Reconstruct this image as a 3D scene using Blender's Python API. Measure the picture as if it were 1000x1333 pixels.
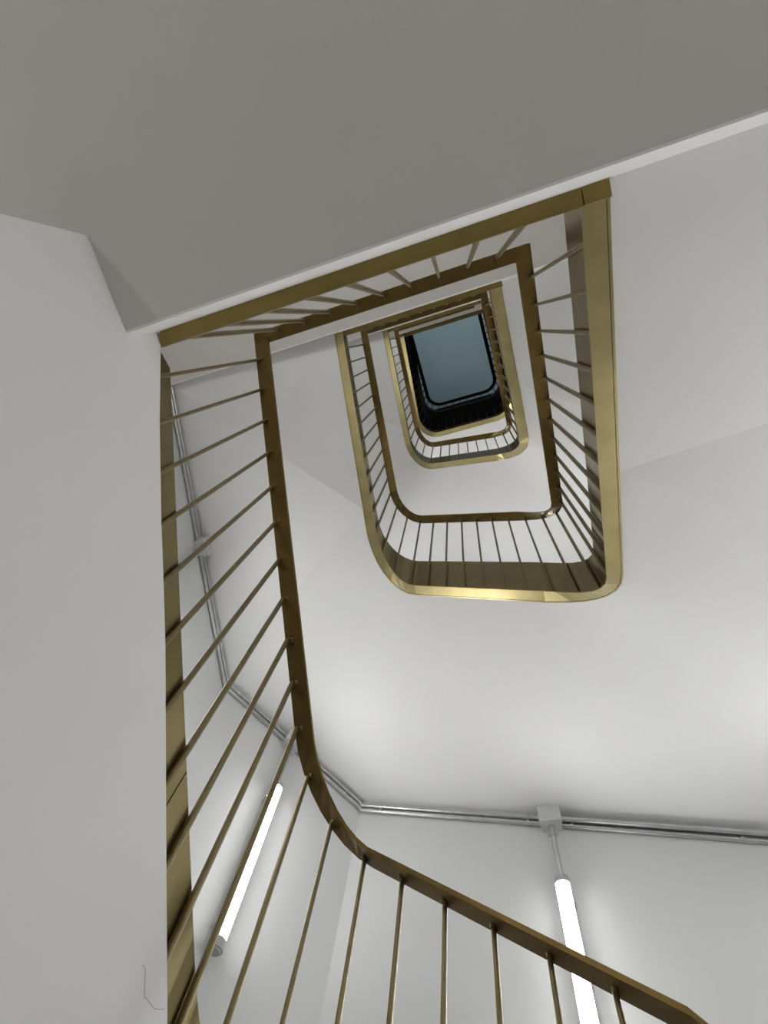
import bpy, math, random
from mathutils import Matrix, Vector

random.seed(7)
for o in list(bpy.data.objects):
    bpy.data.objects.remove(o)
scene = bpy.context.scene
COL = scene.collection
S = 1.85                       # metres per model unit

# ------------------------------------------------------------------ camera
RIGHT = Vector((0.95179149, 0.28419411, 0.11544119))
DOWN = Vector((-0.23748481, 0.92090763, -0.30907946))
FWD = Vector((-0.19414923, 0.26676367, 0.94400382))
cd = bpy.data.cameras.new('camera')
cam = bpy.data.objects.new('camera', cd)
COL.objects.link(cam)
m3 = Matrix((RIGHT, -DOWN, -FWD)).transposed()
cam.matrix_world = Matrix.Translation(Vector((0.55042, 0.14455, 0.0)) * S) @ m3.to_4x4()
cd.sensor_fit = 'VERTICAL'
cd.sensor_height = 36.0
cd.lens = 735.995 * 36.0 / 1333.0
cd.clip_start = 0.02
scene.camera = cam

# ------------------------------------------------------------------ sky
world = bpy.data.worlds.new('dusk_sky')
scene.world = world
world.use_nodes = True
wn, wl = world.node_tree.nodes, world.node_tree.links
wn.clear()
w_out = wn.new('ShaderNodeOutputWorld')
w_bg = wn.new('ShaderNodeBackground')
w_tc = wn.new('ShaderNodeTexCoord')
w_dot = wn.new('ShaderNodeVectorMath'); w_dot.operation = 'DOT_PRODUCT'
w_dot.inputs[1].default_value = (0.40, -0.92, 0.0)
w_ramp = wn.new('ShaderNodeValToRGB')
w_ramp.color_ramp.elements[0].position = 0.40
w_ramp.color_ramp.elements[0].color = (0.024, 0.034, 0.038, 1)
w_ramp.color_ramp.elements[1].position = 0.54
w_ramp.color_ramp.elements[1].color = (0.20, 0.265, 0.285, 1)
w_map = wn.new('ShaderNodeMath'); w_map.operation = 'MULTIPLY_ADD'
w_map.inputs[1].default_value = 0.5; w_map.inputs[2].default_value = 0.5
wl.new(w_tc.outputs['Generated'], w_dot.inputs[0])
wl.new(w_dot.outputs['Value'], w_map.inputs[0])
wl.new(w_map.outputs[0], w_ramp.inputs[0])
wl.new(w_ramp.outputs[0], w_bg.inputs['Color'])
w_bg.inputs['Strength'].default_value = 1.0
wl.new(w_bg.outputs[0], w_out.inputs[0])

LAMP_STRENGTH = 31.5
scene.view_settings.view_transform = 'Standard'
scene.view_settings.look = 'None'
scene.view_settings.gamma = 1.0
scene.view_settings.exposure = 0.0
scene.view_settings.use_curve_mapping = False


# ------------------------------------------------------------------ materials
def material(name, color, rough=0.6, metal=0.0, grain=0.0, grain_scale=8.0, bump=0.0, bump_scale=60.0,
             stretch=(1, 1, 1), emit=None, strength=0.0, spec=0.5):
    m = bpy.data.materials.new(name)
    m.use_nodes = True
    nt = m.node_tree
    b = nt.nodes['Principled BSDF']
    b.inputs['Base Color'].default_value = (*color, 1)
    b.inputs['Roughness'].default_value = rough
    b.inputs['Metallic'].default_value = metal
    b.inputs['Specular IOR Level'].default_value = spec
    tc = nt.nodes.new('ShaderNodeTexCoord')
    mp = nt.nodes.new('ShaderNodeMapping')
    mp.inputs['Scale'].default_value = stretch
    nt.links.new(tc.outputs['Object'], mp.inputs['Vector'])
    if grain > 0:
        n = nt.nodes.new('ShaderNodeTexNoise')
        n.inputs['Scale'].default_value = grain_scale
        n.inputs['Detail'].default_value = 5
        nt.links.new(mp.outputs[0], n.inputs['Vector'])
        r = nt.nodes.new('ShaderNodeValToRGB')
        r.color_ramp.elements[0].position = 0.3
        r.color_ramp.elements[1].position = 0.7
        r.color_ramp.elements[0].color = (*[c * (1 - grain) for c in color], 1)
        r.color_ramp.elements[1].color = (*[min(1, c * (1 + grain)) for c in color], 1)
        nt.links.new(n.outputs['Fac'], r.inputs[0])
        nt.links.new(r.outputs[0], b.inputs['Base Color'])
    if bump > 0:
        n2 = nt.nodes.new('ShaderNodeTexNoise')
        n2.inputs['Scale'].default_value = bump_scale
        n2.inputs['Detail'].default_value = 4
        nt.links.new(mp.outputs[0], n2.inputs['Vector'])
        bp = nt.nodes.new('ShaderNodeBump')
        bp.inputs['Strength'].default_value = bump
        bp.inputs['Distance'].default_value = 0.01
        nt.links.new(n2.outputs['Fac'], bp.inputs['Height'])
        nt.links.new(bp.outputs[0], b.inputs['Normal'])
    if emit:
        b.inputs['Emission Color'].default_value = (*emit, 1)
        b.inputs['Emission Strength'].default_value = strength
    return m


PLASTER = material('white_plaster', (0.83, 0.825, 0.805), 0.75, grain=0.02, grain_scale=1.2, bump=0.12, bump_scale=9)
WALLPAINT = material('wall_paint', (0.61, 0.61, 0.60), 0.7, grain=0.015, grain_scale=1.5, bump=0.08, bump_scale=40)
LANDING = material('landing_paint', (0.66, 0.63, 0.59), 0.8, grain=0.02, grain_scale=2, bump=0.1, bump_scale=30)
FLOOR = material('stone_floor', (0.55, 0.53, 0.49), 0.45, grain=0.25, grain_scale=14)
BRASS = material('brushed_brass', (0.53, 0.44, 0.215), 0.31, 1.0, grain=0.12, grain_scale=6, bump=0.05, bump_scale=120)
EDGE = material('dull_brass_edge', (0.27, 0.20, 0.07), 0.4, 0.95, grain=0.15, grain_scale=7)
STRING = material('shaded_brass_face', (0.29, 0.235, 0.11), 0.28, 1.0, grain=0.12, grain_scale=6, bump=0.05, bump_scale=120)  # brass of the inner faces, their shade and dark reflections painted in
BRONZE = material('bronze_rail', (0.19, 0.125, 0.04), 0.42, 0.9, grain=0.15, grain_scale=10)
BAR = material('olive_bronze_bar', (0.245, 0.195, 0.10), 0.4, 0.85, grain=0.1, grain_scale=20)
STEEL = material('galvanised_pipe', (0.55, 0.555, 0.55), 0.32, 0.9, grain=0.1, grain_scale=15)
PVC = material('grey_plastic', (0.56, 0.56, 0.55), 0.5)
CAP = material('lamp_cap_plastic', (0.42, 0.42, 0.42), 0.45)
CAPW = material('white_lamp_housing', (0.75, 0.75, 0.74), 0.4)
TUBE = material('lit_diffuser', (0.9, 0.9, 0.9), 0.3, emit=(0.985, 0.99, 1.0), strength=LAMP_STRENGTH)
CRACK = material('hairline_crack', (0.50, 0.49, 0.47), 0.9)
DARK = material('black_and_shade', (0.018, 0.017, 0.016), 0.7, 0.0, spec=0.15)  # black frame, seam and holes; painted-in shade on the top storey

GLASS = bpy.data.materials.new('skylight_glass')
GLASS.use_nodes = True
gt = GLASS.node_tree
gt.nodes.clear()
g_out = gt.nodes.new('ShaderNodeOutputMaterial')
g_mix = gt.nodes.new('ShaderNodeMixShader'); g_mix.inputs[0].default_value = 0.05
g_tr = gt.nodes.new('ShaderNodeBsdfTransparent'); g_tr.inputs[0].default_value = (0.9, 0.94, 0.95, 1)
g_gl = gt.nodes.new('ShaderNodeBsdfGlossy'); g_gl.inputs['Roughness'].default_value = 0.15
gt.links.new(g_tr.outputs[0], g_mix.inputs[1]); gt.links.new(g_gl.outputs[0], g_mix.inputs[2])
gt.links.new(g_mix.outputs[0], g_out.inputs[0])


# ------------------------------------------------------------------ helpers
class MB:
    """collects vertices (model units) and faces for one mesh"""
    def __init__(self):
        self.v, self.f, self.s = [], [], []

    def add(self, vs, fs, smooth=False):
        n = len(self.v)
        self.v += [tuple(v) for v in vs]
        self.f += [tuple(i + n for i in f) for f in fs]
        self.s += [smooth] * len(fs)

    def box(self, lo, hi):
        x0, y0, z0 = lo; x1, y1, z1 = hi
        self.add([(x0, y0, z0), (x1, y0, z0), (x1, y1, z0), (x0, y1, z0),
                  (x0, y0, z1), (x1, y0, z1), (x1, y1, z1), (x0, y1, z1)],
                 [(0, 3, 2, 1), (4, 5, 6, 7), (0, 1, 5, 4), (1, 2, 6, 5), (2, 3, 7, 6), (3, 0, 4, 7)])

    def prism(self, poly, z0, z1):
        n = len(poly)
        self.add([(x, y, z0) for x, y in poly] + [(x, y, z1) for x, y in poly],
                 [tuple(reversed(range(n))), tuple(range(n, 2 * n))] +
                 [(i, (i + 1) % n, n + (i + 1) % n, n + i) for i in range(n)])

    def tube(self, p, q, r0, r1=None, n=10, caps=True):
        p, q = Vector(p), Vector(q)
        r1 = r0 if r1 is None else r1
        d = (q - p).normalized()
        a = d.orthogonal().normalized(); b = d.cross(a)
        ring = [(math.cos(2 * math.pi * i / n), math.sin(2 * math.pi * i / n)) for i in range(n)]
        vs = [p + (a * c + b * s_) * r0 for c, s_ in ring] + [q + (a * c + b * s_) * r1 for c, s_ in ring]
        self.add(vs, [(i, (i + 1) % n, n + (i + 1) % n, n + i) for i in range(n)], True)
        if caps:
            self.add(vs[:n], [tuple(reversed(range(n)))])
            self.add(vs[n:], [tuple(range(n))])

    def sweep(self, rings, closed=True, caps=True, smooth=False):
        n = len(rings[0])
        vs = [v for r in rings for v in r]
        fs = []
        for i in range(len(rings) - 1):
            for j in range(n if closed else n - 1):
                a, b = i * n + j, i * n + (j + 1) % n
                fs.append((a, b, b + n, a + n))
        self.add(vs, fs, smooth)
        if caps:
            self.add(rings[0], [tuple(reversed(range(n)))])
            self.add(rings[-1], [tuple(range(n))])

    def mesh(self, name, mat):
        me = bpy.data.meshes.new(name)
        me.from_pydata([tuple(c * S for c in v) for v in self.v], [], self.f)
        me.polygons.foreach_set('use_smooth', self.s)
        me.materials.append(mat)
        me.update()
        return me

    def build(self, name, mat, parent=None):
        o = bpy.data.objects.new(name, self.mesh(name, mat))
        COL.objects.link(o)
        if parent:
            o.parent = parent
            o.matrix_parent_inverse = Matrix.Translation(-parent.location)
        return o


def thing(name, label, cat, loc=(0, 0, 0), group=None):
    o = bpy.data.objects.new(name, None)
    o.empty_display_size = 0.1
    o.location = Vector(loc) * S
    COL.objects.link(o)
    o['label'] = label; o['category'] = cat
    if group: o['group'] = group
    return o


def struct(name, mb, mat, label=None):
    o = mb.build(name, mat)
    o['kind'] = 'structure'
    if label: o['label'] = label
    return o


def pchip(xs, ys):
    """straight along the three straight runs, smooth (cubic) round the two corners"""
    n = len(xs)
    dl = [(ys[i + 1] - ys[i]) / (xs[i + 1] - xs[i]) for i in range(n - 1)]

    def f(x):
        x = min(max(x, xs[0]), xs[-1])
        i = 0
        while i < n - 2 and x > xs[i + 1]: i += 1
        h = xs[i + 1] - xs[i]
        t = (x - xs[i]) / h
        if i in (1, 3):
            m0, m1 = dl[i - 1], dl[i + 1]
            return ((1 + 2 * t) * (1 - t) ** 2 * ys[i] + t * (1 - t) ** 2 * h * m0 +
                    t * t * (3 - 2 * t) * ys[i + 1] + t * t * (t - 1) * h * m1)
        return ys[i] + (ys[i + 1] - ys[i]) * t
    return f


# ------------------------------------------------------------------ plan of the well
W, L = 0.7874, 1.0454
RR, RL = 0.16, 0.16            # corner radii, right and left
B = 0.0403                     # width of the stringer's underside
SA, SB = 0.0, L - RR
ARC = RR * math.pi / 2
SC = SB + ARC
SD = SC + W - RR - RL
SE = SD + RL * math.pi / 2
SF = SE + L - RL


def plan(s):
    """point on the inner edge and the normal pointing into the well, s along right side, bottom, left side"""
    if s <= SB: return (W, s), (-1, 0)
    if s < SC:
        a = (s - SB) / RR
        return (W - RR + RR * math.cos(a), L - RR + RR * math.sin(a)), (-math.cos(a), -math.sin(a))
    if s <= SD: return (W - RR - (s - SC), L), (0, -1)
    if s < SE:
        a = (s - SD) / RL
        return (RL - RL * math.sin(a), L - RL + RL * math.cos(a)), (math.sin(a), -math.cos(a))
    return (0, L - RL - (s - SE)), (1, 0)


def samples(s0=SA, s1=SF, step=0.03):
    out = []
    for a, b in ((SA, SB), (SB, SC), (SC, SD), (SD, SE), (SE, SF)):
        n = max(1, round((b - a) / step))
        out += [a + (b - a) * i / n for i in range(n)]
    out.append(SF)
    return [s for s in out if s0 <= s <= s1]


WIDE = 0.0                     # extra width of the well to the right on the upper storeys


def at(s, off, z):
    (x, y), (nx, ny) = plan(s)
    return ((x + nx * off) * (1 + WIDE / W), y + ny * off, z)


ZN = [SA, SB, SC, SD, SE, SF]
H = 2.0117
FLIGHTS = {   # underside of stringer at the six nodes, stringer height, rail height over underside
    -1: ([-0.997, -0.559, -0.211, 0.016, 0.401, 1.013], [.2, .2, .27, .268, .141, .141], [.652, .68, .744, .766, .653, .653]),
    0: ([0.999, 1.4376, 1.7855, 2.0125, 2.398, 3.005], [.203, .21, .276, .276, .173, .175], [.652, .70, .752, .773, .653, .653]),
    1: ([3.07, 3.452, 3.9195, 4.1275, 4.529, 5.09], [.27, .27, .255, .255, .19, .20], [.60, .653, .66, .66, .655, .655]),
    2: ([5.10, 5.34, 5.46, 5.46, 5.80, 6.65], [.16, .17, .2, .2, .16, .16], [.65] * 6),
}

# the levels above are for a corner radius of 0.20: carry the straight runs on to the true, tighter corners
for _zs, _hs, _rs in FLIGHTS.values():
    er, el = 0.20 - RR, 0.20 - RL
    g1, g2, g3 = (_zs[1] - _zs[0]) / (L - .2), (_zs[3] - _zs[2]) / (W - .4), (_zs[5] - _zs[4]) / (L - .2)
    _zs[1] += g1 * er; _zs[2] -= g2 * er; _zs[3] += g2 * el; _zs[4] -= g3 * el

# ------------------------------------------------------------------ the room
XL, XR, YB, YBACK = -0.97, 1.757, 2.134, -1.30
CL1, CL2 = (-0.415, YB), (XL, 1.473)
CR1, CR2 = (1.203, YB), (XR, 1.473)
Z0, ZTOP = -1.0, 8.25
TH = 0.08


def wall(name, p, q):
    """wall standing outside the line p-q"""
    d = Vector((q[0] - p[0], q[1] - p[1])).normalized()
    n = Vector((d.y, -d.x)) * TH
    mb = MB()
    mb.prism([p, q, (q[0] + n.x, q[1] + n.y), (p[0] + n.x, p[1] + n.y)], Z0, ZTOP)
    return struct(name, mb, WALLPAINT)


wall('wall_back', (XL, YBACK), (XR, YBACK))
wall('wall_right', (XR, YBACK), CR2)
wall('wall_front_right', CR2, CR1)
wall('wall_front', CR1, CL1)
wall('wall_front_left', CL1, CL2)
wall('wall_left', CL2, (XL, YBACK))
mb = MB(); mb.box((XL - TH, YBACK - TH, Z0 - 0.08), (XR + TH, YB + TH, Z0)); struct('floor', mb, FLOOR)
# ceiling with the skylight opening
SKX0, SKX1, SKY0, SKY1 = -0.15, 1.05, -0.15, 1.24
mb = MB()
mb.box((XL - TH, YBACK - TH, ZTOP), (SKX0, YB + TH, ZTOP + .1)); mb.box((SKX1, YBACK - TH, ZTOP), (XR + TH, YB + TH, ZTOP + .1))
mb.box((SKX0, YBACK - TH, ZTOP), (SKX1, SKY0, ZTOP + .1)); mb.box((SKX0, SKY1, ZTOP), (SKX1, YB + TH, ZTOP + .1))
struct('ceiling', mb, WALLPAINT)
sky = MB()
for lo, hi in (((SKX0, SKY0), (SKX1, SKY0 + .05)), ((SKX0, SKY1 - .05), (SKX1, SKY1)), ((SKX0, SKY0 + .05), (SKX0 + .05, SKY1 - .05)), ((SKX1 - .05, SKY0 + .05), (SKX1, SKY1 - .05))):
    sky.box((*lo, ZTOP + .10), (*hi, ZTOP + .17))
window = struct('window_1', sky, DARK, 'rooflight over the top of the stairwell showing dull blue-grey sky')
mb = MB(); mb.box((SKX0 + .05, SKY0 + .05, ZTOP + .13), (SKX1 - .05, SKY1 - .05, ZTOP + .14)); mb.build('pane', GLASS, window)

# wall closing the space under the lowest flight, and its corner under the landing
WX = 0.045
TOPLINE = [(0.0, 1.022), (0.151, .897), (0.296, .787), (0.372, .733), (0.446, .679), (0.673, .499), (0.792, .405), (0.845, .36)]
ZSOF = 0.905
poly = [(-0.147, Z0), (-0.147, ZSOF), (0.0, ZSOF)] + TOPLINE + [(0.845, Z0)]
mb = MB()
n = len(poly)
mb.add([(WX, y, z) for y, z in poly] + [(0.003, y, z) for y, z in poly],
       [tuple(range(n)), tuple(reversed(range(n, 2 * n)))] + [(i, n + i, n + (i + 1) % n, (i + 1) % n) for i in range(n)])
mb.box((XL, -0.147, Z0), (0.003, -0.09, ZSOF))
struct('wall_under_stairs', mb, PLASTER)

# ------------------------------------------------------------------ landings
LEVELS = {1: 1.0, 2: 3.01, 3: 5.09, 4: 6.65}
WORDS = {1: 'lowest', 2: 'second', 3: 'third', 4: 'topmost'}
LAND_LABEL = {1: 'wide grey landing underside filling the top of the picture, white front edge',
              2: 'second landing up, pale grey underside strip seen above the smaller brass loop',
              3: 'third landing up, thin pale strip above the innermost brass loop',
              4: 'topmost landing, mauve-grey sliver just above the rooflight'}
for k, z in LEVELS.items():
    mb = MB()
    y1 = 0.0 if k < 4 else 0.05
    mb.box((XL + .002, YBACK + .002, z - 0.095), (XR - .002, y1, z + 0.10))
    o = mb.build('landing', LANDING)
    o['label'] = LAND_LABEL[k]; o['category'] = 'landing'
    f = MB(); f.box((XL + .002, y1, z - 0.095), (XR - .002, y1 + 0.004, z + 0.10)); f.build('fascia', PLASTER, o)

# ------------------------------------------------------------------ flights: plaster undersides
DZ_OUT = {-1: -2.01, 0: 0.0, 1: 2.06, 2: None}


def outer_pts(zs):
    xy = [(XR, 0.0), (XR, 0.43), (XR, 1.19), CR2, CR1, CL1, CL2, (XL, 0.0)]
    return [(x, y, z) for (x, y), z in zip(xy, zs)]


OUT0 = [0.975, 1.165, 1.42, 1.51, 1.725, 2.136, 2.358, 2.96]
FL_LABEL = {0: 'white plaster underside of the flight curving over the wall lamps and conduits',
            1: 'white plaster underside of the smaller flight inside the big brass loop',
            2: 'short flight underside high up, in shade around the rooflight'}
for k in (0, 1, 2):
    zs, hs, rs = FLIGHTS[k]
    fz = pchip(ZN, zs)
    WIDE = 0.11 if k == 2 else 0.0
    if k == 0: oz = OUT0
    elif k == 1: oz = [3.04, 3.22, 3.46, 3.55, 3.80, 4.23, 4.47, 5.04]
    else: oz = [5.07, 5.2, 5.3, 5.34, 5.45, 5.5, 5.7, 6.6]
    O = outer_pts(oz)
    I = lambda s: at(s, -B + 0.002, fz(s) + 0.004)
    strips = []

    def strip(s0, s1, o_list, n):
        seg = []
        tot = len(o_list) - 1
        for i in range(n + 1):
            t = i / n
            u = t * tot; j = min(int(u), tot - 1); w = u - j
            p = Vector(o_list[j]).lerp(Vector(o_list[j + 1]), w) if tot else Vector(o_list[0])
            seg.append((Vector(I(s0 + (s1 - s0) * t)), p))
        strips.append(seg)
    sa, se = 0.55, SF - 0.80
    strip(SA, sa, [O[0], O[1]], 6)
    strip(sa, sa + 1e-4, [O[1], O[2]], 6)
    strip(sa + 1e-4, SB, [O[2], O[3]], 4)
    strip(SB, SC, [O[3], O[4]], 10)
    strip(SC, SD, [O[4], O[5]], 6)
    strip(SD, SE, [O[5], O[6]], 10)
    strip(SE, se, [O[6], Vector(O[6]).lerp(Vector(O[7]), .03)], 2)
    strip(se, se + 1e-4, [Vector(O[6]).lerp(Vector(O[7]), .03), O[7]], 6)
    strip(se + 1e-4, SF, [O[7], O[7]], 8)
    mb = MB()
    groups = [strips[0:1], strips[1:2], strips[2:7], strips[7:8], strips[8:9]]
    for g in groups:
        seg = []
        for st in g:
            seg += st if not seg else st[1:]
        for dz, flip in ((0.0, False), (0.10, True)):
            NR = 7
            vs = [a.lerp(b, j / (NR - 1)) + Vector((0, 0, dz)) for a, b in seg for j in range(NR)]
            fs = []
            for i in range(len(seg) - 1):
                for j in range(NR - 1):
                    q = (i * NR + j, i * NR + j + 1, (i + 1) * NR + j + 1, (i + 1) * NR + j)
                    fs.append(tuple(reversed(q)) if flip else q)
            mb.add(vs, fs, True)
        # inner side
        vs = [a for a, b in seg] + [a + Vector((0, 0, .1)) for a, b in seg]
        n = len(seg)
        mb.add(vs, [(i, i + 1, n + i + 1, n + i) for i in range(n - 1)])
    o = mb.build('stair_flight', PLASTER)
    o['label'] = FL_LABEL[k]; o['category'] = 'stairs'

# ------------------------------------------------------------------ railings
SCREW = None


def screw_mesh():
    mb = MB()
    mb.tube((0, 0, 0), (0, 0, -0.006), 0.0042, 0.0034, 8)
    return mb.mesh('screw_head', BAR)


SCREW = screw_mesh()


def bar_mesh(name, p0, p1, along, mat=None):
    """one flat rounded bar, thin along the railing and deeper across it"""
    a = Vector(along).normalized(); c = Vector((-a.y, a.x, 0))
    ring = []
    ha, hc = 0.0041, 0.0056
    for i in range(10):
        t = 2 * math.pi * (i + .5) / 10
        ct, st = math.cos(t), math.sin(t)
        ring.append(a * ha * math.copysign(abs(ct) ** .6, ct) + c * hc * math.copysign(abs(st) ** .6, st))
    mb = MB()
    mb.sweep([[Vector(p0) + r for r in ring], [Vector(p1) + r for r in ring]], smooth=True)
    return mb


RAILW, RAILT = 0.036, 0.010
RAIL_LABEL = {-1: 'nearest brass stair railing, its balusters fanning across the lower left',
              0: 'large brass railing loop round the middle of the well',
              1: 'smaller brass railing loop inside the large one',
              2: 'dark railing loop below the rooflight, shade painted in, underside left brass'}
for k in (-1, 0, 1, 2):
    zs, hs, rs = FLIGHTS[k]
    fz, fh, fr = pchip(ZN, zs), pchip(ZN, hs), pchip(ZN, rs)
    WIDE = 0.11 if k == 2 else 0.0
    BB = 0.055 if k == 1 else B
    M_STR, M_RAIL, M_BAR = (DARK, DARK, DARK) if k == 2 else (STRING, BRONZE, BAR)  # top loop: shade painted into the colour instead of brass and bronze
    root = thing('stair_railing', RAIL_LABEL[k], 'railing', (W / 2, L, zs[2]))
    s_start = 0.0
    ss = samples()
    # stringer: inner plate + underside
    main, trim = MB(), MB()
    rings, rings2, under = [], [], []
    for s in ss:
        z, h = fz(s), fh(s)
        if k == -1 and s > SF - 0.06:            # clipped upper corner at the landing
            h *= 0.55 + 0.45 * (SF - s) / 0.06
        if k == 1:                               # this flight's stringer is broader along the right side
            t = min(1, max(0, 1 - (s - SB) / ARC)); ei = 0.014 * t; bo = B
        else:
            ei, bo = 0.0, B
        bi = bo * 0.86
        f0 = ei - 0.010
        rings.append([at(s, f0, z + .001), at(s, f0, z + h), at(s, f0 - 0.006, z + h), at(s, f0 - 0.006, z + 0.001)])
        under.append([at(s, ei + 0.003, z - 0.002), at(s, ei + 0.003, z + 0.005), at(s, -bi, z + 0.005), at(s, -bi, z - 0.002)])
        rings2.append([at(s, -bi - 0.0010, z - 0.0035), at(s, -bi - 0.0010, z + 0.009), at(s, -bo, z + 0.009), at(s, -bo, z - 0.0035)])
    main.sweep(rings)
    trim.sweep(rings2)
    st = main.build('stringer', M_STR, root)
    ub = MB(); ub.sweep(under); ub.build('underside_plate', BRASS, root)
    trim.build('edge_strip', BRASS, st)
    # handrail
    mb = MB()
    rings = []
    for s in ss:
        z = fz(s) + fr(s)
        rings.append([at(s, -0.006, z), at(s, RAILW, z), at(s, RAILW, z + RAILT), at(s, -0.006, z + RAILT)])
    mb.sweep(rings)
    mb.build('handrail', M_RAIL, root)
    # balusters
    n = 36
    first = {-1: 0.07, 0: 0.080, 1: 0.08, 2: 0.08}[k]
    for i in range(n):
        s = SF - 0.073 - 0.0805 * i if k == -1 else first + i * 0.0735
        if s < 0.03 or s > SF - 0.03: continue
        zb, zt = fz(s) + 0.004, fz(s) + fr(s)
        (x, y), (nx, ny) = plan(s)
        ei = 0.014 * min(1, max(0, 1 - (s - SB) / ARC)) if k == 1 else 0
        b = bar_mesh('baluster', at(s, -0.0035 + ei, zb), at(s, -0.0005 + ei, zt + 0.002), (-ny, nx, 0)).build('baluster', M_BAR, root)
        if k < 1:
            sc = bpy.data.objects.new('screw_head', SCREW)
            COL.objects.link(sc)
            sc.parent = b
            p = at(s, 0.011, zt + 0.001)
            sc.location = Vector(p) * S

LR_LABEL = {1: 'wide brass landing railing, nearest, with ten balusters under the grey landing',
            2: 'second landing railing, brass bars pressed together at the top of the smaller loop',
            3: 'thin third landing railing above the rooflight',
            4: 'topmost brown landing railing bounding the top of the rooflight'}
for k, z in LEVELS.items():
    root = thing('landing_railing', LR_LABEL[k], 'railing', (W / 2, 0.02, z))
    x0, x1 = (0.0, W + B) if k < 4 else (-0.15, W + 0.15)
    if k == 1: x0 = WX
    pw = 0.030 if k < 4 else 0.098
    y0 = 0.004 if k < 4 else 0.05
    xa, xb = (0.053, 0.043) if k == 1 else (x0, x0)
    mb = MB(); mb.prism([(xa, y0), (W - 0.002, y0), (W - 0.002, pw), (xb, pw)], z, z + 0.012); mb.build('edge_plate', EDGE, root)
    mb = MB(); mb.box((W - 0.0005, y0, z - 0.001), (x1, pw, z + 0.0115)); mb.build('corner_plate', EDGE, root)
    zr = z + 0.651
    mb = MB(); mb.box((0.0, -0.001, zr), (W, RAILW - 0.001, zr + RAILT)); mb.build('handrail', BRONZE, root)
    for i in range(10):
        x = 0.075 + 0.0785 * i
        if x > W - 0.02: break
        b = bar_mesh('baluster', (x, 0.021, z + 0.005), (x, 0.0085, zr + 0.002), (1, 0, 0)).build('baluster', BAR, root)
        if k == 1:
            sc = bpy.data.objects.new('screw_head', SCREW); COL.objects.link(sc); sc.parent = b
            sc.location = Vector((x, 0.02, zr + 0.001)) * S

# butt seam in the near stringer, two countersunk holes under the near rail
near = bpy.data.objects['stair_railing']
fz = pchip(ZN, FLIGHTS[-1][0]); fr = pchip(ZN, FLIGHTS[-1][2])
WIDE = 0.0
ys = 0.665
s = SF - ys
mb = MB(); mb.box((-0.0100, ys - .0008, fz(s) + .004), (-0.0094, ys + .0008, fz(s) + .139)); mb.build('seam', DARK, near.children[0])
rail = [c for c in near.children if c.name.startswith('handrail')][0]
for y in (0.712, 0.728):
    z = fz(SF - y) + fr(SF - y)
    mb = MB(); mb.tube((0.012, y, z + .002), (0.012, y, z - .0008), .0028, n=10); mb.build('screw_hole', DARK, rail)

# gallery guard of the top floor, lack of light painted in as near-black, rounded like the flights
root = thing('gallery_railing', 'guard rail with short bars, its shade painted in, framing the rooflight opening', 'railing', (W / 2, L, 6.85))
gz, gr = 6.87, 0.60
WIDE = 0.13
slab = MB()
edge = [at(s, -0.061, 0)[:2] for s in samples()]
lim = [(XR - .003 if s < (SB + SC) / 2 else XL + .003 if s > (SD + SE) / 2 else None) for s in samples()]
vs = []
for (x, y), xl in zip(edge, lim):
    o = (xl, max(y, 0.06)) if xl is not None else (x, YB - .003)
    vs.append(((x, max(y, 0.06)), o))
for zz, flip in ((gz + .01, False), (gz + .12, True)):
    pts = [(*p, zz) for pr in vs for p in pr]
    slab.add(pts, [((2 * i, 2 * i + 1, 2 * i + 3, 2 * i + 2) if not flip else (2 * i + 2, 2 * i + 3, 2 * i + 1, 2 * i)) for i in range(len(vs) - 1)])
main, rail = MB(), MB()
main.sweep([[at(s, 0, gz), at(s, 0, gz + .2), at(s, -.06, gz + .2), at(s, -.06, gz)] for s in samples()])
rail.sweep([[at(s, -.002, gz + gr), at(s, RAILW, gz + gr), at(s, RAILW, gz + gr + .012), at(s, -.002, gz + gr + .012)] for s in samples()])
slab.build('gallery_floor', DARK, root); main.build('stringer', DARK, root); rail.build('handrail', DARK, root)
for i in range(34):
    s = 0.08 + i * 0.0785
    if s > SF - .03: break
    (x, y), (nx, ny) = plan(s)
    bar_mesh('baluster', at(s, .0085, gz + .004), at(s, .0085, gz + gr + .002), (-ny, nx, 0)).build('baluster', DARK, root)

# ------------------------------------------------------------------ lamps, conduits, boxes
RT = 0.0265


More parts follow.
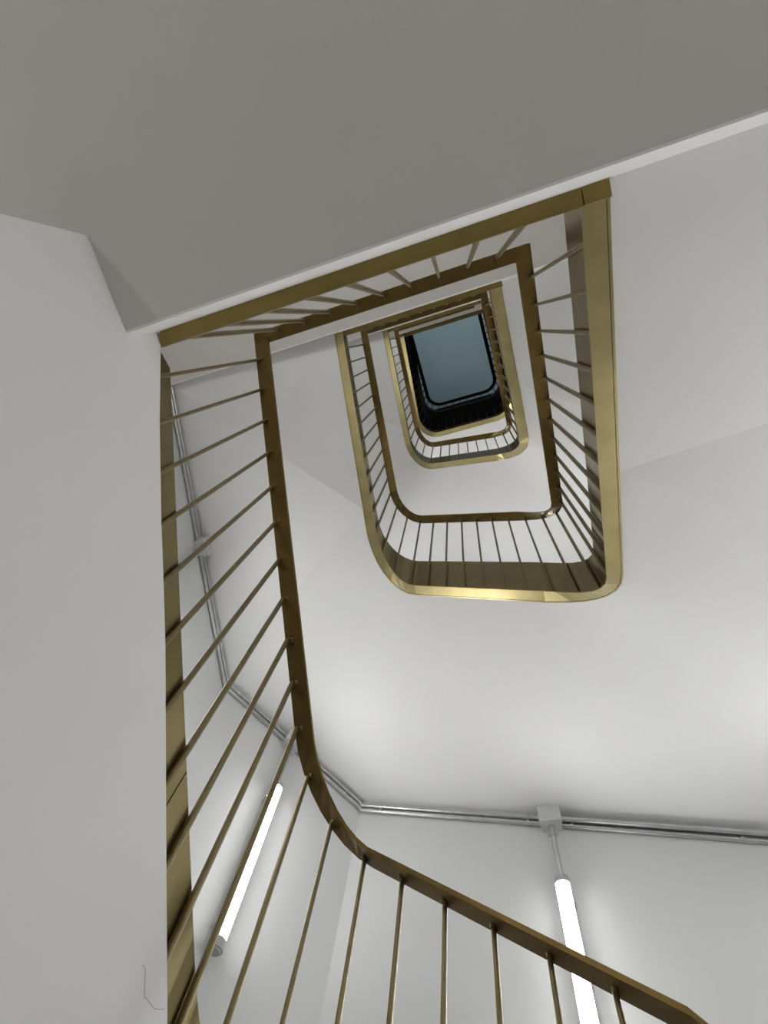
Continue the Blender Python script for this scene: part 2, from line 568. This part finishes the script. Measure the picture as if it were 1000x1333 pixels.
def lamp(x, y, ztop, zbot, nx, ny, label, group=None, detail=True):
    """vertical tube lamp on a wall whose inward normal is (nx, ny)"""
    cx, cy = x + nx * 0.042, y + ny * 0.042
    r = thing('tube_lamp', label, 'lamp', (cx, cy, zbot), group)
    t0 = math.atan2(ny, nx)
    for nm, mt, lo_, hi_, rr in (('diffuser', TUBE, -70, 70, RT), ('housing', CAPW, 70, 290, RT * 0.97)):
        mb = MB()
        ang = [t0 + math.radians(lo_ + (hi_ - lo_) * i / 16) for i in range(17)]
        mb.sweep([[(cx + math.cos(a) * rr, cy + math.sin(a) * rr, z) for a in ang] for z in (zbot + .02, ztop - .012)], closed=True, smooth=False)
        mb.build(nm, mt, r)
    mb = MB(); mb.tube((cx, cy, zbot - .012), (cx, cy, zbot + .02), RT * 1.06, n=20); mb.tube((cx, cy, zbot - .018), (cx, cy, zbot - .012), RT * .8, RT * .9, n=20); mb.build('end_cap', CAP, r)
    mb = MB(); mb.tube((cx, cy, ztop - .012), (cx, cy, ztop + .006), RT * 1.06, n=20); mb.tube((cx, cy, ztop + .006), (cx, cy, ztop + .014), RT * .9, RT * .5, n=20); mb.build('end_cap', CAP, r)
    for zz in (ztop - .07, zbot + .07):
        mb = MB()
        tx, ty = -ny, nx
        for sgn in (-1, 1):
            a = (cx + tx * sgn * RT * 1.08, cy + ty * sgn * RT * 1.08)
            mb.tube((a[0], a[1], zz), (x + tx * sgn * RT * 1.08 + nx * .002, y + ty * sgn * RT * 1.08 + ny * .002, zz), 0.003, n=6)
        mb.build('bracket', STEEL, r)
    return r


def junction_box(x, y, z, nx, ny, slope, label):
    r = thing('junction_box', label, 'box', (x + nx * .03, y + ny * .03, z))
    t = Vector((-ny, nx, 0)); nn = Vector((nx, ny, 0)); up = Vector((0, 0, 1))
    c = Vector((x, y, z))
    def blk(w, h, d0, d1):
        mb = MB()
        vs = [c + t * a * w + up * b * h + nn * d for d in (d0, d1) for a, b in ((-1, -1), (1, -1), (1, 1), (-1, 1))]
        mb.add(vs, [(0, 3, 2, 1), (4, 5, 6, 7), (0, 1, 5, 4), (1, 2, 6, 5), (2, 3, 7, 6), (3, 0, 4, 7)])
        return mb
    blk(.042, .036, .001, .052).build('body', PVC, r)
    blk(.044, .038, .052, .060).build('lid', PVC, r)
    return r


def pipe_run(pts_list, clips, label, rad=0.0095, cat='conduit'):
    r = thing('conduit_run', label, cat, pts_list[0][0])
    for pts in pts_list:
        mb = MB()
        for a, b in zip(pts[:-1], pts[1:]):
            mb.tube(a, b, rad, n=10)
        mb.build('conduit', STEEL, r)
    for c, d, wdt in clips:
        mb = MB()
        c, d = Vector(c), Vector(d).normalized()
        mb.tube(c - d * .005, c + d * .005, rad * 1.35, n=12)
        mb.build('clip', STEEL, r)
    return r


def along_front(x, dz=0.0, out=0.014): return (x, YB - out, 1.88 - 0.2544 * (x - 0.452) + dz)


dch = Vector((CL2[0] - CL1[0], CL2[1] - CL1[1], 2.328 - 2.106)); 
chn = Vector((-dch.y, dch.x, 0)).normalized()
if chn.x < 0: chn = -chn
def along_chamfer(t, dz=0.0, out=0.014):
    p = Vector((CL1[0], CL1[1], 2.106)) + dch * t
    return tuple(p + chn * out + Vector((0, 0, dz)))
def along_left(y, dz=0.0, out=0.014): return (XL + out, y, 2.328 + (1.473 - y) * 0.408 + dz)


D2 = -0.026
pipe_run([[along_front(0.452 - .04), along_front(-0.405), along_chamfer(0.015), along_chamfer(0.46)],
          [along_front(0.452 - .04, D2, .012), along_front(-0.405, D2, .012), along_chamfer(0.015, D2, .012), along_chamfer(0.46, D2, .012)]],
         [(along_front(x, dz), (1, 0, -.25), 1) for x in (0.36, -0.30) for dz in (0, D2)] +
         [(along_chamfer(t, dz), dch, 1) for t in (0.12, 0.36) for dz in (0, D2)],
         'paired steel conduits bending at the wall corner left of the middle lamp')
pipe_run([[along_front(0.452 + .04), along_front(XR - .56)],
          [along_front(0.452 + .04, D2, .012), along_front(XR - .56, D2, .012)],
          [along_front(0.452 + .04, -.012, .034), along_front(XR - .56, -.012, .034)]],
         [(along_front(0.53, dz), (1, 0, -.25), 1) for dz in (0, D2)] + [(along_front(1.1, dz), (1, 0, -.25), 1) for dz in (0, D2)],
         'steel conduits running right from the middle junction box to the picture edge')
pipe_run([[along_chamfer(0.54), along_chamfer(0.985), along_left(1.46), along_left(0.86)],
          [along_chamfer(0.54, D2, .012), along_chamfer(0.985, D2, .012), along_left(1.46, D2, .012), along_left(0.86, D2, .012)]],
         [(along_chamfer(t), dch, 1) for t in (0.62, 0.9)] + [(along_left(y), (0, 1, -.41), 1) for y in (1.38, 0.98)],
         'steel conduits seen between the near balusters, left of the left lamp')
pipe_run([[along_left(0.78), along_left(0.02)], [along_left(0.78, D2, .012), along_left(0.02, D2, .012)]],
         [(along_left(y), (0, 1, -.41), 1) for y in (0.70, 0.25)],
         'steel conduits on the left wall above the leftmost junction box')

bx = along_front(0.452, -.008, 0)
junction_box(bx[0], YB, bx[2], 0, -1, 0, 'pale square junction box over the middle lamp')
cb = along_chamfer(0.5, -.008, 0)
junction_box(cb[0], cb[1], cb[2], chn.x, chn.y, 0, 'junction box over the left lamp, half behind a baluster')
lb = along_left(0.82, -.008, 0)
junction_box(XL, 0.82, lb[2], 1, 0, 0, 'junction box high on the left wall, behind the near balusters')


def drop(x, y, z0, z1, nx, ny, label):
    p, q = (x + nx * .028, y + ny * .028, z0), (x + nx * .028, y + ny * .028, z1)
    r = thing('drop_pipe', label, 'conduit', q)
    mb = MB(); mb.tube(q, p, .0095, n=10); mb.build('conduit', STEEL, r)
    for z in (z0 - .045, z1 + .022):
        mb = MB(); mb.tube((p[0], p[1], z - .006), (p[0], p[1], z + .006), .013, n=12)
        tx, ty = -ny, nx
        mb.tube((p[0] - tx * .022, p[1] - ty * .022, z), (p[0] + tx * .022, p[1] + ty * .022, z), .0035, n=6)
        mb.build('clip', STEEL, r)


drop(0.450, YB, bx[2] - .036, 1.594, 0, -1, 'short vertical pipe from the middle junction box down to its lamp')
lamp(0.450, YB, 1.579, 0.90, 0, -1, 'lit white tube lamp at lower right, crossed by the handrail')
drop(cb[0], cb[1], cb[2] - .036, 1.924, chn.x, chn.y, 'short vertical pipe above the left tube lamp, behind a baluster')
lamp(cb[0], cb[1], 1.909, 1.233, chn.x, chn.y, 'lit white tube lamp at lower left, whole behind the balusters')
drop(XL, 0.82, lb[2] - .036, 2.13, 1, 0, 'short pipe dropping from the leftmost junction box')
lamp(XL, 0.82, 2.115, 1.44, 1, 0, 'tube lamp on the left wall hidden behind the near railing')
crm = ((CR1[0] + CR2[0]) / 2, (CR1[1] + CR2[1]) / 2)
lamp(crm[0], crm[1], 1.40, 0.72, -chn.x, chn.y, 'tube lamp on the right corner wall, outside the picture')
lamp(XR, 0.75, 1.10, 0.42, -1, 0, 'tube lamp on the right wall, outside the picture')
lamp(XR, -0.75, 0.30, -0.38, -1, 0, 'added fill tube lamp on the right wall under the lowest landing, outside the picture')  # unseen lamp added to brighten the landing underside and near wall
lamp(-0.42, YBACK, 0.45, -0.23, 0, 1, 'tube lamp on the back wall under the lowest landing, outside the picture')
for k, st in ((1, 'lowest'), (2, 'second'), (3, 'third')):
    lamp(0.10, YBACK, LEVELS[k] + 1.35, LEVELS[k] + 0.67, 0, 1, 'left tube lamp on the back wall of the ' + st + ' landing, hidden by the landing')
    lamp(0.75, YBACK, LEVELS[k] + 1.35, LEVELS[k] + 0.67, 0, 1, 'added right fill lamp on the back wall of the ' + st + ' landing, hidden by the landing')  # second lamp of each pair added as unseen fill for the flight undersides
for k, dz, st in ((1, 2.05, 'one storey'), (2, 3.55, 'two storeys')):
    lamp(0.45, YB, 1.579 + dz, 0.90 + dz, 0, -1, 'tube lamp on the front wall ' + st + ' up, hidden by the flights')
    lamp(cb[0], cb[1], 1.909 + dz, 1.233 + dz, chn.x, chn.y, 'tube lamp on the left corner wall ' + st + ' up, hidden by the flights')
    lamp(crm[0], crm[1], 1.40 + dz, .72 + dz, -chn.x, chn.y, 'tube lamp on the right corner wall ' + st + ' up, hidden by the flights')

# hairline crack in the plaster at the foot of the near wall
def px_to_wall(px, py):
    v = RIGHT * (px - 500) + DOWN * (py - 666.5) + FWD * 735.995
    t = (WX - 0.55042) / v.x
    return (WX + .0002, 0.14455 + v.y * t, v.z * t)


CP = [(186, 1255), (189, 1262), (188, 1280), (188, 1298), (191, 1300), (196, 1307), (201, 1313), (208, 1314), (214, 1313)]
mb = MB()
pts = [px_to_wall(*p) for p in CP]
for a, b in zip(pts[:-1], pts[1:]):
    mb.tube(a, b, 0.00032, n=5)
crack = mb.build('crack', CRACK, bpy.data.objects['wall_under_stairs'])
